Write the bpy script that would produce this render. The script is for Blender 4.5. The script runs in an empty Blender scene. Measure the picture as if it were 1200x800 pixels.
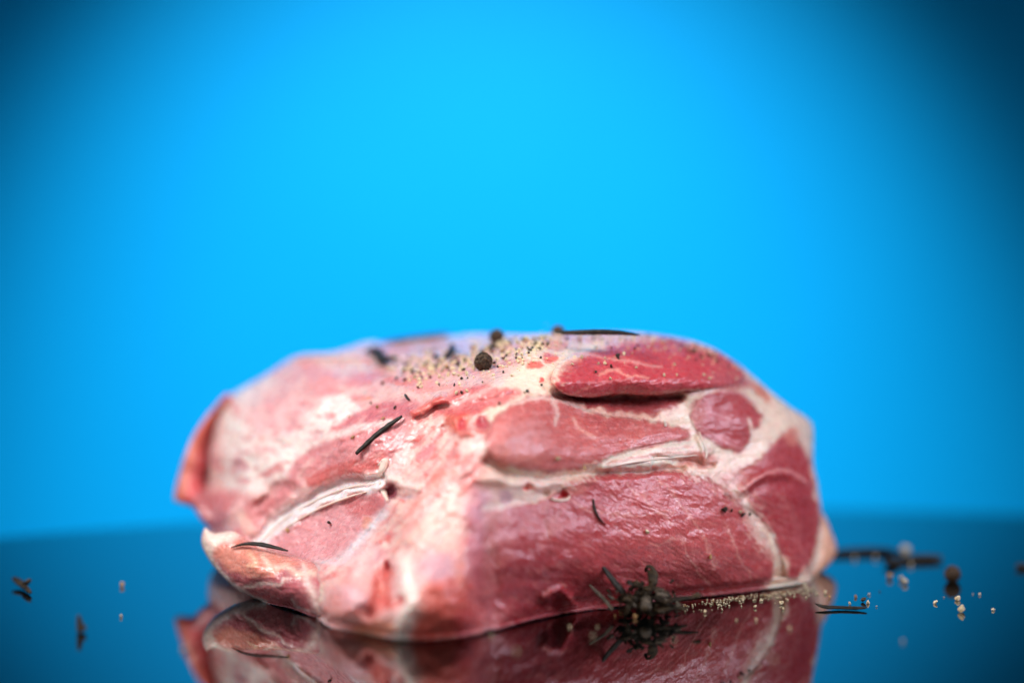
import bpy, bmesh, math, random
import numpy as np
from mathutils import Vector, Matrix
random.seed(7)
rng = np.random.default_rng(11)
scene = bpy.context.scene
COL = scene.collection

# ------------------------------------------------------------------ camera
FPX = 2833.0                       # focal length in photo pixels (85 mm on 36 mm, 1200 px wide)
CAM_H = 0.11
PITCH = math.atan(170.0 / FPX)
cam_d = bpy.data.cameras.new('camera')
cam = bpy.data.objects.new('camera', cam_d); COL.objects.link(cam)
cam.location = (0, 0, CAM_H)
cam.rotation_euler = (math.pi / 2 - PITCH, 0, 0)
cam_d.lens = 85; cam_d.sensor_width = 36
cam_d.clip_start = 0.01; cam_d.clip_end = 20
cam_d.dof.use_dof = True
cam_d.dof.focus_distance = 0.652
cam_d.dof.aperture_fstop = 2.8
cam_d.dof.aperture_blades = 9
scene.camera = cam

# ------------------------------------------------------------------ world, lamps, exposure
world = bpy.data.worlds.new('World'); scene.world = world
world.use_nodes = True
world.node_tree.nodes['Background'].inputs[0].default_value = (0.80, 0.86, 1.0, 1)
world.node_tree.nodes['Background'].inputs[1].default_value = 0.05

def aim(o, target):
    o.rotation_euler = (Vector(target) - o.location).to_track_quat('-Z', 'Y').to_euler()

def area(name, loc, target, size, power, color, sy=None, spread=180):
    d = bpy.data.lights.new(name, 'AREA'); d.energy = power; d.color = color; d.spread = math.radians(spread)
    d.shape = 'RECTANGLE' if sy else 'SQUARE'; d.size = size
    if sy: d.size_y = sy
    o = bpy.data.objects.new(name, d); COL.objects.link(o); o.location = loc; aim(o, target)
    return o

area('key_softbox', (-0.46, 0.60, 0.58), (-0.02, 0.67, 0.03), 0.40, 1.4, (1.0, 0.97, 0.95), 0.34, 75)
area('fill_softbox', (0.40, 0.24, 0.66), (0.02, 0.66, 0.04), 0.5, 0.50, (1.0, 0.965, 0.95), None, 48)
area('front_fill', (-0.16, 0.06, 0.27), (-0.01, 0.62, 0.03), 0.30, 0.075, (1.0, 0.96, 0.94), 0.20, 38)  # fill added near the camera to lighten the undersides of the lobes
area('side_softbox', (0.62, 0.56, 0.34), (0.03, 0.66, 0.035), 0.20, 0.50, (0.80, 0.80, 1.0), 0.22, 80)
sd = bpy.data.lights.new('backdrop_vignette_spot', 'SPOT'); sd.energy = 26.5; sd.spot_size = math.radians(50); sd.spot_blend = 0.92
sd.shadow_soft_size = 0.03
so = bpy.data.objects.new('backdrop_vignette_spot', sd); COL.objects.link(so); so.location = (-0.012, 0.60, 0.46); aim(so, (-0.016, 1.20, -0.012))  # added spot; its cone falloff stands in for lens vignetting

scene.view_settings.view_transform = 'Standard'
scene.view_settings.look = 'None'
scene.view_settings.exposure = 0.0
scene.view_settings.gamma = 1.0
scene.render.engine = 'CYCLES'
scene.cycles.use_denoising = True
try: scene.cycles.denoiser = 'OPENIMAGEDENOISE'
except Exception: pass
scene.cycles.max_bounces = 8
scene.cycles.sample_clamp_indirect = 4.0

# ------------------------------------------------------------------ geometry helpers
CP, SP = math.cos(PITCH), math.sin(PITCH)
def ray(u, v):
    a = (np.asarray(u, float) - 600) / FPX; b = (400 - np.asarray(v, float)) / FPX
    return a, CP + b * SP, -SP + b * CP
def P(u, v, d):
    """a point of the place at distance d (metres along Y) from the camera's foot"""
    rx, ry, rz = ray(u, v)
    t = np.asarray(d, float) / ry
    return np.stack([rx * t, np.asarray(d, float) + 0 * t, CAM_H + rz * t], -1)
def ground_depth(u, v, z=0.0):
    rx, ry, rz = ray(u, v)
    return (z - CAM_H) / rz * ry
def G(u, v, z=0.0):
    return P(u, v, ground_depth(u, v, z))

def hash2(ix, iy, seed):
    n = (ix.astype(np.int64) * 374761393 + iy.astype(np.int64) * 668265263 + seed * 1442695041) & 0x7fffffff
    n = ((n ^ (n >> 13)) * 1274126177) & 0x7fffffff
    n = (n ^ (n >> 16)) & 0x7fffffff
    return n
def noise2(x, y, seed=0):
    x0 = np.floor(x); y0 = np.floor(y); fx = x - x0; fy = y - y0
    ux = fx * fx * fx * (fx * (fx * 6 - 15) + 10); uy = fy * fy * fy * (fy * (fy * 6 - 15) + 10)
    def g(ix, iy, dx, dy):
        h = hash2(ix, iy, seed) / 0x7fffffff * 2 * math.pi
        return np.cos(h) * dx + np.sin(h) * dy
    a = g(x0, y0, fx, fy); b = g(x0 + 1, y0, fx - 1, fy)
    c = g(x0, y0 + 1, fx, fy - 1); d = g(x0 + 1, y0 + 1, fx - 1, fy - 1)
    return ((a + (b - a) * ux) + ((c + (d - c) * ux) - (a + (b - a) * ux)) * uy) * 1.5
def fbm(x, y, seed=0, o=4):
    s = 0; amp = 1.0; tot = 0
    for i in range(o):
        s = s + amp * noise2(x * 2 ** i, y * 2 ** i, seed + 17 * i); tot += amp; amp *= 0.5
    return s / tot * 1.3
def sstep(a, b, x):
    t = np.clip((x - a) / (b - a), 0, 1); return t * t * (3 - 2 * t)

def smooth_path(pts, closed=True, n=6):
    p = np.array(pts, float)[:, :2]; out = []; N = len(p)
    rngN = N if closed else N - 1
    for i in range(rngN):
        if closed: p0, p1, p2, p3 = p[(i - 1) % N], p[i], p[(i + 1) % N], p[(i + 2) % N]
        else: p0, p1, p2, p3 = p[max(i - 1, 0)], p[i], p[i + 1], p[min(i + 2, N - 1)]
        for k in range(n):
            t = k / n
            out.append(0.5 * ((2 * p1) + (p2 - p0) * t + (2 * p0 - 5 * p1 + 4 * p2 - p3) * t * t + (-p0 + 3 * p1 - 3 * p2 + p3) * t ** 3))
    if not closed: out.append(p[-1])
    return np.array(out)

# chart of the piece's visible side: 1 unit = 1 photo pixel
U0, V0, U1, V1 = 190, 376, 996, 766
uu, vv = np.meshgrid(np.arange(U0, U1 + 1, dtype=float), np.arange(V0, V1 + 1, dtype=float))
GD = ground_depth(uu, vv)
WX = fbm(uu / 22, vv / 22, 3, 3); WY = fbm(uu / 22, vv / 22, 5, 3)
WX2 = fbm(uu / 7, vv / 7, 31, 2); WY2 = fbm(uu / 7, vv / 7, 35, 2)

def poly_sdf(pts, u, v, pad=40, smooth=True):
    q = smooth_path(pts) if smooth else np.array(pts, float)
    out = np.full(u.shape, float(pad))
    box = (u > q[:, 0].min() - pad) & (u < q[:, 0].max() + pad) & (v > q[:, 1].min() - pad) & (v < q[:, 1].max() + pad)
    x = u[box]; y = v[box]
    d = np.full(x.shape, 1e9); ins = np.zeros(x.shape, bool)
    N = len(q)
    for i in range(N):
        ax, ay = q[i]; bx, by = q[(i + 1) % N]
        ex, ey = bx - ax, by - ay; wx, wy = x - ax, y - ay
        L = ex * ex + ey * ey
        if L < 1e-12: continue
        t = np.clip((wx * ex + wy * ey) / L, 0, 1)
        d = np.minimum(d, (wx - ex * t) ** 2 + (wy - ey * t) ** 2)
        c = ((ay <= y) & (by > y)) | ((by <= y) & (ay > y))
        if by != ay:
            ins ^= c & (x < ax + (y - ay) / (by - ay) * ex)
    out[box] = np.where(ins, -1, 1) * np.sqrt(d)
    return out
def stroke(pts, u, v, pad=60):
    """distance to an open path whose points are (u, v, width); width interpolated"""
    p = np.array(pts, float)
    q = smooth_path(p, False, 5)
    w = np.interp(np.linspace(0, 1, len(q)), np.linspace(0, 1, len(p)), p[:, 2])
    out = np.full(u.shape, 99.0)
    box = (u > q[:, 0].min() - pad) & (u < q[:, 0].max() + pad) & (v > q[:, 1].min() - pad) & (v < q[:, 1].max() + pad)
    x = u[box]; y = v[box]; best = np.full(x.shape, 99.0)
    for i in range(len(q) - 1):
        ax, ay = q[i]; bx, by = q[i + 1]; ex, ey = bx - ax, by - ay; L = ex * ex + ey * ey + 1e-9
        t = np.clip(((x - ax) * ex + (y - ay) * ey) / L, 0, 1)
        dd = np.hypot(x - ax - ex * t, y - ay - ey * t) / (w[i] + (w[i + 1] - w[i]) * t)
        best = np.minimum(best, dd)
    out[box] = best
    return out                       # in units of the width
def wu(a=4, b=1.0): return uu + WX * a + WX2 * b, vv + WY * a + WY2 * b

# ------------------------------------------------------------------ the piece of meat: depth of its visible side
OUTLINE = [(243, 600), (240, 560), (246, 520), (258, 480), (266, 467), (282, 456), (298, 447), (318, 435), (338, 422), (352, 416), (368, 414), (386, 413), (404, 409), (422, 403), (437, 400), (452, 402), (476, 398), (500, 395), (530, 394), (560, 391),
           (610, 391), (650, 390), (700, 388), (745, 389), (790, 395), (820, 402), (842, 411), (870, 430), (900, 456), (925, 476), (946, 490), (953, 503),
           (953, 540), (958, 565), (963, 600), (965, 630), (962, 655), (953, 673), (945, 683), (900, 692), (850, 698), (800, 703),
           (740, 711), (690, 716), (640, 726), (600, 736), (572, 744), (520, 751), (470, 753), (430, 745), (395, 738), (378, 734), (370, 722),
           (345, 712), (300, 690), (262, 664), (245, 640)]
CTRL = [  # u, v, depth
 # contact line along the front
 (378,735,.616),(420,745,.606),(470,753,.598),(520,751,.599),(572,744,.607),(600,736,.617),(640,726,.629),(690,716,.642),(740,711,.648),(800,703,.659),(850,698,.666),(900,692,.674),(945,684,.685),
 # lower big muscle
 (595,690,.615),(650,680,.625),(700,670,.634),(760,660,.644),(820,655,.654),(880,650,.667),(930,650,.680),(955,640,.692),
 (595,630,.615),(650,620,.624),(700,610,.634),(760,605,.644),(820,605,.655),(880,600,.668),(930,600,.682),(960,600,.695),
 (590,590,.617),(640,580,.626),(700,566,.637),(760,562,.648),(830,570,.659),
 (900,560,.674),(945,550,.692),
 # middle band of the cut face
 (600,530,.617),(650,530,.627),(700,530,.638),(760,530,.650),(820,530,.662),(870,530,.673),(920,530,.685),(950,525,.697),
 (590,500,.621),(640,495,.632),(700,500,.645),(760,500,.655),(820,495,.666),(870,490,.676),(920,490,.690),(945,495,.700),
 (620,472,.634),(680,472,.650),(740,472,.660),(800,472,.667),(850,470,.675),(890,472,.687),
 # the top above it
 (620,440,.645),(680,440,.652),(740,440,.658),(800,440,.668),(850,445,.677),(880,450,.690),
 (620,410,.662),(680,412,.668),(740,410,.672),(800,415,.680),(850,420,.690),
 (620,394,.690),(680,392,.695),(740,391,.695),(800,398,.700),
 # ridge nearest the camera
 (470,725,.594),(520,720,.593),(562,715,.606),(540,680,.599),(505,680,.594),(548,640,.6055),(512,640,.602),(552,600,.610),(510,600,.612),(555,560,.613),(520,555,.620),
 (560,520,.618),(530,510,.630),(570,485,.627),(540,470,.643),(580,455,.640),(585,435,.652),(540,440,.660),
 # left lobe
 (400,720,.606),(400,690,.611),(430,700,.602),(460,660,.610),(420,670,.617),(380,700,.618),(380,665,.632),
 # upper left slope
 (490,520,.640),(445,510,.650),(480,480,.652),(500,460,.657),(450,480,.662),(470,440,.680),(500,420,.695),(550,420,.680),(568,435,.656),(430,440,.695),(440,415,.722),(500,400,.735),(560,396,.725),
 (400,470,.682),(380,440,.705),(350,430,.725),(350,480,.694),(350,520,.684),(310,500,.702),(310,450,.728),(275,480,.725),(265,540,.712),(300,550,.696),(250,560,.722),
 (400,520,.662),(380,550,.665),(340,560,.677),(420,550,.650),(460,550,.640),(480,570,.628),(470,600,.622),
 (290,590,.692),(260,600,.700),(310,610,.682),(250,630,.704),
 # flat muscle behind the lip
 (345,610,.668),(385,590,.660),(425,582,.648),(440,600,.638),(400,620,.648),(360,640,.655),(330,640,.665),(390,650,.641),(410,640,.637),
 (300,650,.672),(270,650,.682),(340,680,.652),
]
c = np.array(CTRL); cx = c[:, 0] / 100; cy = c[:, 1] / 100
def tps_k(r2): return np.where(r2 > 0, 0.5 * r2 * np.log(r2 + 1e-12), 0)
K = tps_k((cx[:, None] - cx[None]) ** 2 + (cy[:, None] - cy[None]) ** 2) + np.eye(len(c)) * 0.004
A = np.zeros((len(c) + 3,) * 2); A[:-3, :-3] = K; Pm = np.stack([np.ones(len(c)), cx, cy], 1); A[:-3, -3:] = Pm; A[-3:, :-3] = Pm.T
sol = np.linalg.solve(A, np.concatenate([c[:, 2], [0, 0, 0]]))
gu, gv = np.meshgrid(np.arange(U0, U1 + 7, 6.), np.arange(V0, V1 + 7, 6.))
R2 = (gu[..., None] / 100 - cx) ** 2 + (gv[..., None] / 100 - cy) ** 2
Dc = tps_k(R2) @ sol[:-3] + sol[-3] + sol[-2] * gu / 100 + sol[-1] * gv / 100
def bilin(Ar, step, u, v):
    x = (u - U0) / step; y = (v - V0) / step
    x0 = np.clip(np.floor(x).astype(int), 0, Ar.shape[1] - 2); y0 = np.clip(np.floor(y).astype(int), 0, Ar.shape[0] - 2)
    fx = x - x0; fy = y - y0
    return (Ar[y0, x0] * (1 - fx) + Ar[y0, x0 + 1] * fx) * (1 - fy) + (Ar[y0 + 1, x0] * (1 - fx) + Ar[y0 + 1, x0 + 1] * fx) * fy
BASE = bilin(Dc, 6.0, uu, vv)
D = BASE.copy()
mm = 0.001

MIDDLE = [(568,520),(572,500),(590,480),(615,466),(645,464),(672,474),(705,485),(740,489),(782,496),(806,505),(803,516),(760,522),(722,534),(690,547),(640,553),(605,549),(580,540)]
LOWER = [(560,612),(600,588),(628,590),(655,572),(700,556),(760,551),(820,556),(848,572),(868,590),(884,612),(902,640),(908,662),(902,682),(880,694),(840,699),(800,703),(740,711),(690,716),(640,726),(600,736),(575,740),(562,700),(556,650)]
EYE = [(808,483),(818,468),(836,458),(858,457),(876,466),(890,484),(896,492),(886,503),(880,510),(877,522),(864,529),(846,525),(826,512),(812,500)]
SIDE = [(846,577),(866,552),(890,536),(902,520),(916,508),(930,506),(938,522),(950,545),(956,575),(960,605),(956,640),(944,668),(926,680),(916,655),(902,622),(882,600),(858,586)]
SHELL = [(312,642),(342,614),(378,594),(412,580),(444,576),(454,588),(446,604),(432,622),(414,640),(396,653),(374,661),(350,654),(328,648)]
STREAK = [(703,549),(735,532),(786,519),(826,515),(838,526),(826,536),(800,536),(772,550),(732,553)]
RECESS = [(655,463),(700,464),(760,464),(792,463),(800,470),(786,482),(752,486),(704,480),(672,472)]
SLABP = [(646,446),(650,432),(662,420),(688,409),(720,400),(752,393.5),(792,397),(822,405),(846,416),(868,432),(872,444),(858,452),(836,455),(800,459),(765,463.5),(725,462),(690,466),(660,461)]

def bulge(poly, h, w):
    global D
    s = -poly_sdf(poly, uu, vv)
    t = np.clip(s / w, 0, 1)
    D -= h * mm * np.sqrt(1 - (1 - t) ** 2) * (s > 0)
def groove(pts, h, warp=3):
    """h mm deep (negative: a raised cord) along a path of (u, v, width)"""
    global D
    a, b = wu(warp, 0.6)
    D += h * mm * np.exp(-stroke(pts, a, b) ** 2)
def dent(u, v, r, h, ry=None, ang=0):
    global D
    a, b = wu(3, 0.8); ca, sa = math.cos(ang), math.sin(ang)
    x = (a - u) * ca + (b - v) * sa; y = -(a - u) * sa + (b - v) * ca
    D += h * mm * np.exp(-(x / r) ** 2 - (y / (ry or r)) ** 2)

bulge(MIDDLE, 1.3, 34); bulge(LOWER, 1.6, 60); bulge(EYE, .5, 16); bulge(SIDE, .7, 24); bulge(STREAK, 1.0, 9)
bulge(SHELL, 1.5, 20)
# creases and folds
groove([(572,540,5),(600,556,6),(640,560,5),(690,555,5),(740,553,4),(800,548,4)], 3.2)
groove([(560,560,6),(640,566,7),(690,562,6)], -1.0)
groove([(574,650,12),(576,690,12),(574,742,7)], 2.0, 6)
groove([(556,600,16),(548,660,20),(544,720,15)], -2.6, 8)
groove([(300,632,7),(330,605,7),(370,578,7),(410,563,6),(448,560,5)], 5.0)
groove([(312,640,5),(340,612,6),(376,591,6),(412,576,5),(446,571,5)], -2.4)
groove([(430,556,5),(460,562,6),(490,572,5)], -2.6)
dent(459, 576, 9, 7.0, 7); dent(472, 582, 10, 3.0, 6)
dent(447, 690, 12, 6.0, 26, 0.25); dent(430, 716, 8, 2.5); dent(470, 704, 8, 2.5); dent(453, 664, 4, 4.0, 7)
groove([(378,735,5),(371,715,6),(366,690,7),(362,672,6)], 4.0)
groove([(472,664,9),(476,690,9),(478,715,10),(466,738,9)], -1.5)
dent(512, 700, 34, -1.5); dent(410, 690, 22, -1.5, 34)
dent(534, 492, 10, -4.2, 13, -0.3); dent(524, 504, 9, 2.4, 9); dent(541, 496, 7, 1.6, 6); dent(567, 495, 9, 3.6, 11); dent(550, 506, 16, -1.8, 6)
groove([(484,483,6),(500,474,7),(520,466,6)], -2.6); groove([(488,490,3),(505,482,3),(524,474,3)], 2.6)
groove([(512,470,7),(548,456,9),(590,452,9)], -1.8); groove([(515,478,4),(560,472,5),(600,462,4)], 1.6)
groove([(352,548,4),(390,528,4),(430,520,4),(460,505,4)], -1.0); groove([(400,512,4),(425,503,4),(455,497,3)], -1.2)
groove([(300,590,5),(330,570,6),(345,575,5)], 3.0); groove([(270,600,12),(300,580,14)], -2.2); groove([(258,600,5),(268,570,6),(280,545,5)], 2.0)
groove([(820,512,4),(824,526,4),(826,540,3)], -1.3); groove([(770,537,3),(810,542,3),(835,545,3)], 1.8)
groove([(640,700,6),(655,692,6),(668,700,6),(680,712,7),(710,712,6)], -2.6); groove([(660,716,5),(650,708,4)], 1.6)
groove([(675,702,4),(690,706,5),(716,700,4)], 2.2)
groove([(836,556,5),(862,576,5),(878,600,5),(892,632,5)], .35)
groove([(866,576,4),(896,556,5),(920,556,5),(944,566,4)], -0.9); groove([(872,584,4),(900,566,5),(922,566,4)], 0.9)
dent(640, 578, 5, 2.6, 3); dent(660, 581, 5, 2.8, 4); dent(619, 571, 4, 2.0, 3)
groove([(655,464,5),(700,467,6),(760,468,6),(795,466,5)], 5.0)          # the slot under the top muscle
# lumps of soft fat on the left, fibres on the right
LEFT = sstep(600, 530, uu + (vv - 560) * 0.15)
D += LEFT * (0.9 * mm * fbm(uu / 26, vv / 18, 41, 3))
ca, sa = math.cos(2.45), math.sin(2.45)
st_l = fbm((uu * ca + vv * sa) / 30, (-uu * sa + vv * ca) / 8, 44, 3)
D += LEFT * 0.55 * mm * st_l
ca2, sa2 = math.cos(2.30), math.sin(2.30)
ca, sa = math.cos(0.50), math.sin(0.50)
fib = fbm((uu * ca + vv * sa) / 15 + WX * .3, (-uu * sa + vv * ca) / 3.4 + WY * .8, 51, 3)
ca, sa = math.cos(-0.25), math.sin(-0.25)
fib2 = fbm((uu * ca + vv * sa) / 22 + WX * .3, (-uu * sa + vv * ca) / 4 + WY * .8, 57, 3)
RIGHT = 1 - LEFT
D += RIGHT * mm * (0.15 * np.where(vv > 552, fib, fib2) + 0.6 * fbm(uu / 38, vv / 24, 61, 2) + .12 * fbm(uu / 12, vv / 9, 62, 2))
D += (0.10 - .02 * RIGHT) * mm * fbm(uu / 3.4, vv / 3.0, 65, 2)

# ------------------------------------------------------------------ flesh colours (albedo, some shade and highlights painted in), on the same chart
RGB = np.empty(uu.shape + (3,)); FAT = np.ones(uu.shape)
FATC = (.86, .645, .52); WHITE = (.86, .72, .68); PINK = (.70, .35, .37); RED = (.47, .10, .12); DEEP = (.34, .055, .075); BLUSH = (.78, .50, .48)
def lay(mask, color, fat=None, alpha=1.0):
    global RGB, FAT
    m = np.clip(mask, 0, 1) * alpha
    RGB = RGB * (1 - m[..., None]) + np.array(color) * m[..., None]
    if fat is not None: FAT = FAT * (1 - m) + fat * m
def inside(poly, soft=3.0, warp=4, w2=1.2):
    a, b = wu(warp, w2)
    return sstep(soft, -soft, poly_sdf(poly, a, b))
def line(pts, warp=3, w2=1.0, sharp=1.0):
    a, b = wu(warp, w2)
    return np.exp(-(stroke(pts, a, b) ** 2) * sharp)
def spot(u, v, r, ry=None, ang=0, warp=5, soft=0.35):
    a, b = wu(warp, 1.6); ca, sa = math.cos(ang), math.sin(ang)
    x = (a - u) * ca + (b - v) * sa; y = -(a - u) * sa + (b - v) * ca
    return sstep(1 + soft, 1 - soft, np.hypot(x / r, y / (ry or r)))

RGB[:] = BLUSH
# fat of the cut face and the top
lay(inside([(560,440),(620,400),(900,440),(960,480),(960,700),(600,700),(560,600)], 12), FATC, 1)
lay(inside([(240,620),(236,540),(262,470),(320,425),(420,405),(560,390),(620,400),(560,470),(470,520),(420,600),(300,640)], 10), BLUSH, .8)
# rear left: white fat with rose patches
lay(inside([(256,560),(252,510),(280,455),(310,440),(356,470),(400,455),(420,480),(390,510),(350,540),(310,572),(275,575)], 8), WHITE, 1)
lay(spot(325, 482, 38, 30, -0.5), (.76, .47, .50), .6, .8); lay(spot(376, 446, 20, 22, 0.3), (.74, .38, .41), .5, .85); lay(spot(360, 430, 14, 8), (.74,.36,.38), .5, .7)
lay(spot(280, 545, 9, 12), (.70, .36, .42), .5, .7); lay(spot(304, 532, 8, 6), (.72, .42, .42), .5, .5); lay(spot(318, 553, 14, 6, -0.5), (.62, .24, .26), .4, .8)
lay(inside([(243,620),(240,590),(262,575),(300,585),(340,560),(352,568),(330,590),(304,622),(285,640)], 6), (.62, .27, .30), .3, .9)
lay(spot(275, 606, 10, 24, 0.4), (.78, .50, .50), .7, .8); lay(spot(288, 612, 8, 16, -0.6), (.80, .52, .46), .8, .8); lay(spot(252, 600, 12, 22), (.46, .20, .24), .3, .7)
lay(line([(258,470,4),(252,500,5),(246,540,5)]), (.80, .50, .52), .6, .6); lay(spot(300, 444, 18, 6, -0.5), (.74, .46, .46), .5, .6)
# top left
lay(spot(430, 442, 26, 7, -0.2), (.68, .28, .32), .3, .8); lay(spot(470, 446, 22, 5, -0.15), (.72, .22, .20), .3, .75); lay(spot(424, 468, 11, 3.5), (.80, .34, .20), .6, .8)
lay(spot(460, 410, 26, 6), (.74, .32, .28), .4, .6); lay(spot(515, 408, 26, 5), (.74, .40, .36), .5, .6); lay(spot(400, 425, 26, 10), (.84, .62, .55), .9, .7)
lay(spot(500, 445, 26, 12, -0.3), (.70, .32, .36), .3, .6)
lay(inside([(250,560),(256,500),(290,450),(350,425),(470,405),(560,400),(560,440),(470,465),(400,490),(340,545),(290,580)], 8) * sstep(.12, .42, fbm(uu / 24 + 3, vv / 13, 181, 3)), (.70, .33, .37), .5, .65)
lay(inside([(250,560),(256,500),(290,450),(350,425),(470,405),(500,440),(400,490),(340,545),(290,580)], 8) * sstep(.3, .5, fbm(uu / 11 + 8, vv / 7, 183, 2)), (.66, .24, .26), .4, .5)
# slanting muscle band
lay(inside([(340,545),(378,516),(398,494),(430,478),(468,466),(490,474),(486,496),(474,520),(446,548),(410,562),(368,568),(344,566)], 4), (.66, .34, .38), .15)
lay(inside([(358,560),(392,544),(426,536),(452,530),(448,548),(412,562),(372,570)], 4), (.60, .19, .19), .1, .85)
lay(inside([(400,498),(430,480),(466,470),(482,476),(470,490),(440,494),(410,508)], 3), (.54, .20, .26), .1, .7)
lay(spot(394, 503, 5, 3), (.6,.2,.24), .2, .8)
lay(line([(384,512,4),(405,505,4),(430,499,4),(458,494,3)]), WHITE, 1, .9); lay(line([(366,540,3),(352,556,4),(360,572,4)]), (.80,.55,.52), .8, .6)
lay(sstep(.15, .5, st_l) * inside([(350,545),(400,500),(480,470),(480,500),(450,545),(380,565)], 6), (.80, .52, .52), .6, .55)
# ridge of fatty tissue that runs down to the camera
RIDGE = [(486,488),(520,470),(556,478),(572,520),(566,560),(566,600),(556,650),(540,668),(480,680),(452,660),(420,690),(400,690),(382,690),(376,660),(430,632),(458,590),(470,560),(476,530)]
rm = inside(RIDGE, 8)
lay(rm, (.80, .52, .48), .8)
lay(rm * sstep(.0, .36, st_l), (.66, .24, .25), .4, .8)
lay(rm * sstep(.15, .5, fbm(uu / 17 + 9, vv / 12, 71, 3)), (.84, .63, .55), 1, .6)
lay(rm * sstep(.30, .55, fbm(uu / 9, vv / 7, 73, 2)), (.70, .16, .15), .3, .7)
lay(inside([(462,640),(480,604),(506,586),(548,574),(552,600),(540,640),(520,650),(500,636)], 7), (.82, .59, .51), 1, .7)
lay(rm * sstep(.12, .4, fbm((uu * ca2 + vv * sa2) / 34, (-uu * sa2 + vv * ca2) / 6, 171, 3)), (.70, .30, .31), .5, .6)
lay(spot(430, 660, 20, 26, .5), (.70, .44, .50), .6, .6)
lay(line([(470,628,5),(500,590,5),(524,566,4)]), (.72, .32, .33), .5, .55); lay(line([(482,600,4),(500,574,4)]), (.72, .26, .24), .5, .6)
lay(spot(536, 492, 15, 14), (.70, .19, .14), .3, .95); lay(spot(556, 478, 20, 7, -.3), (.60, .09, .10), .1, .8); lay(spot(542, 497, 6, 6), (.55, .08, .12), .1, .8); lay(spot(566, 495, 8, 10), (.44, .05, .10), 0, .9)
lay(spot(550, 508, 14, 4, -.1), (.66, .18, .16), .3, .7); lay(spot(550, 524, 14, 8), (.86, .72, .66), 1, .8); lay(spot(547, 543, 14, 3.5), (.68, .2, .18), .3, .7)
lay(spot(550, 566, 12, 6, -.6), (.72, .17, .15), .3, .8); lay(spot(514, 560, 8, 8), (.74, .30, .26), .4, .6); lay(spot(500, 530, 6, 16, .9), (.70, .30, .36), .3, .6)
lay(line([(430,556,5),(462,563,6),(492,572,5)]), (.86, .68, .63), 1, .9)
# lobe at the very front
LOBE = [(376,734),(372,710),(380,690),(410,680),(450,655),(520,650),(556,655),(570,690),(572,742),(520,753),(470,755),(420,748)]
lay(inside(LOBE, 6), (.74, .44, .44), .6)
lay(spot(412, 700, 22, 14, .3), (.68, .42, .48), .5, .8); lay(spot(420, 724, 24, 12), (.66, .28, .26), .3, .8); lay(spot(392, 715, 12, 22), (.72, .36, .34), .4, .7)
lay(spot(372, 690, 6, 15, -.3, 3), FATC, 1, .8)
lay(inside([(490,690),(520,676),(556,680),(566,710),(562,738),(520,750),(484,750),(486,720)], 7), (.62, .13, .10), .3, .95)
lay(spot(545, 730, 16, 16), (.46, .07, .085), .1, .7)
lay(spot(512, 664, 19, 17), (.62, .40, .48), .4, .85); lay(spot(540, 670, 5, 22, 0, 3), (.70, .27, .20), .4, .7); lay(spot(558, 640, 10, 42, -.06), (.58, .19, .26), .2, .75)
lay(line([(474,655,9),(478,690,9),(481,712,11),(468,736,9),(474,756,8)], 4), (.88, .74, .68), 1, 1)
lay(line([(430,650,9),(418,672,8)], 4), (.84,.68,.64), 1, .6)
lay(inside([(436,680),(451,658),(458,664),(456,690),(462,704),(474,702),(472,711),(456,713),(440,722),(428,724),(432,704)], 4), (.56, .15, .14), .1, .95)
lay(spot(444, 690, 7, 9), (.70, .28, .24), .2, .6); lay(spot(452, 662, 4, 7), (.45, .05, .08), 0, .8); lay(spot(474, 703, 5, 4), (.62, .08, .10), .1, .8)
lay(inside([(410,736),(440,728),(462,730),(460,744),(430,748)], 5), (.72, .30, .17), .5, .7)
# flat shiny muscle and its white sheath
lay(line([(296,644,8),(330,612,11),(370,587,11),(408,573,9),(446,567,6)], 4), (.86, .80, .82), 1, .97)
lay(inside(SHELL, 3), (.64, .37, .42), .2)
lay(inside([(404,588),(430,580),(446,580),(450,592),(438,608),(416,604)], 6), (.55, .20, .22), .1, .8); lay(spot(430, 612, 9, 5, -.6), (.70, .36, .22), .3, .6)
lay(line([(370,660,5),(400,656,6),(424,630,6),(450,600,5)], 3), (.80, .70, .76), .9, .7)
lay(line([(322,648,3),(350,657,3),(385,662,3)]), (.72,.33,.32), .3, .6)
lay(sstep(.25, .5, fbm(uu / 14, vv / 5 + uu / 30, 77, 2)) * inside(SHELL, 3), (.74, .54, .58), .4, .5)
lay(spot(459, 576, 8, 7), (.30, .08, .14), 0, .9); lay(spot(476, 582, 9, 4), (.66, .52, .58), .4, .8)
# red muscle roll on top, left of the slab
lay(inside([(505,482),(520,466),(548,452),(580,452),(608,458),(600,468),(570,478),(548,482),(524,486)], 4), (.62, .20, .22), .15, .9)
lay(line([(484,484,4),(500,475,4),(516,467,3)]), (.64, .15, .13), .2, .95)
lay(spot(520, 455, 26, 3.5, -.1), (.74, .34, .33), .3, .6); lay(line([(515,478,2.5),(545,468,3),(590,448,3)]), (.84,.66,.62), 1, .6)
lay(spot(645, 418, 9, 6), (.70, .13, .12), .2, .85); lay(spot(626, 428, 9, 6, -.2), (.72, .15, .13), .2, .85); lay(spot(650, 404, 18, 5), (.74, .22, .19), .4, .6); lay(spot(634, 446, 3, 3), (.68, .10, .10), .2, .9)
lay(spot(600, 425, 22, 4, -.25), (.74, .36, .34), .4, .7); lay(spot(608, 404, 16, 4, -.3), (.74, .36, .36), .4, .7); lay(spot(690, 396, 34, 3.5), (.74, .30, .26), .4, .6)
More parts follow.
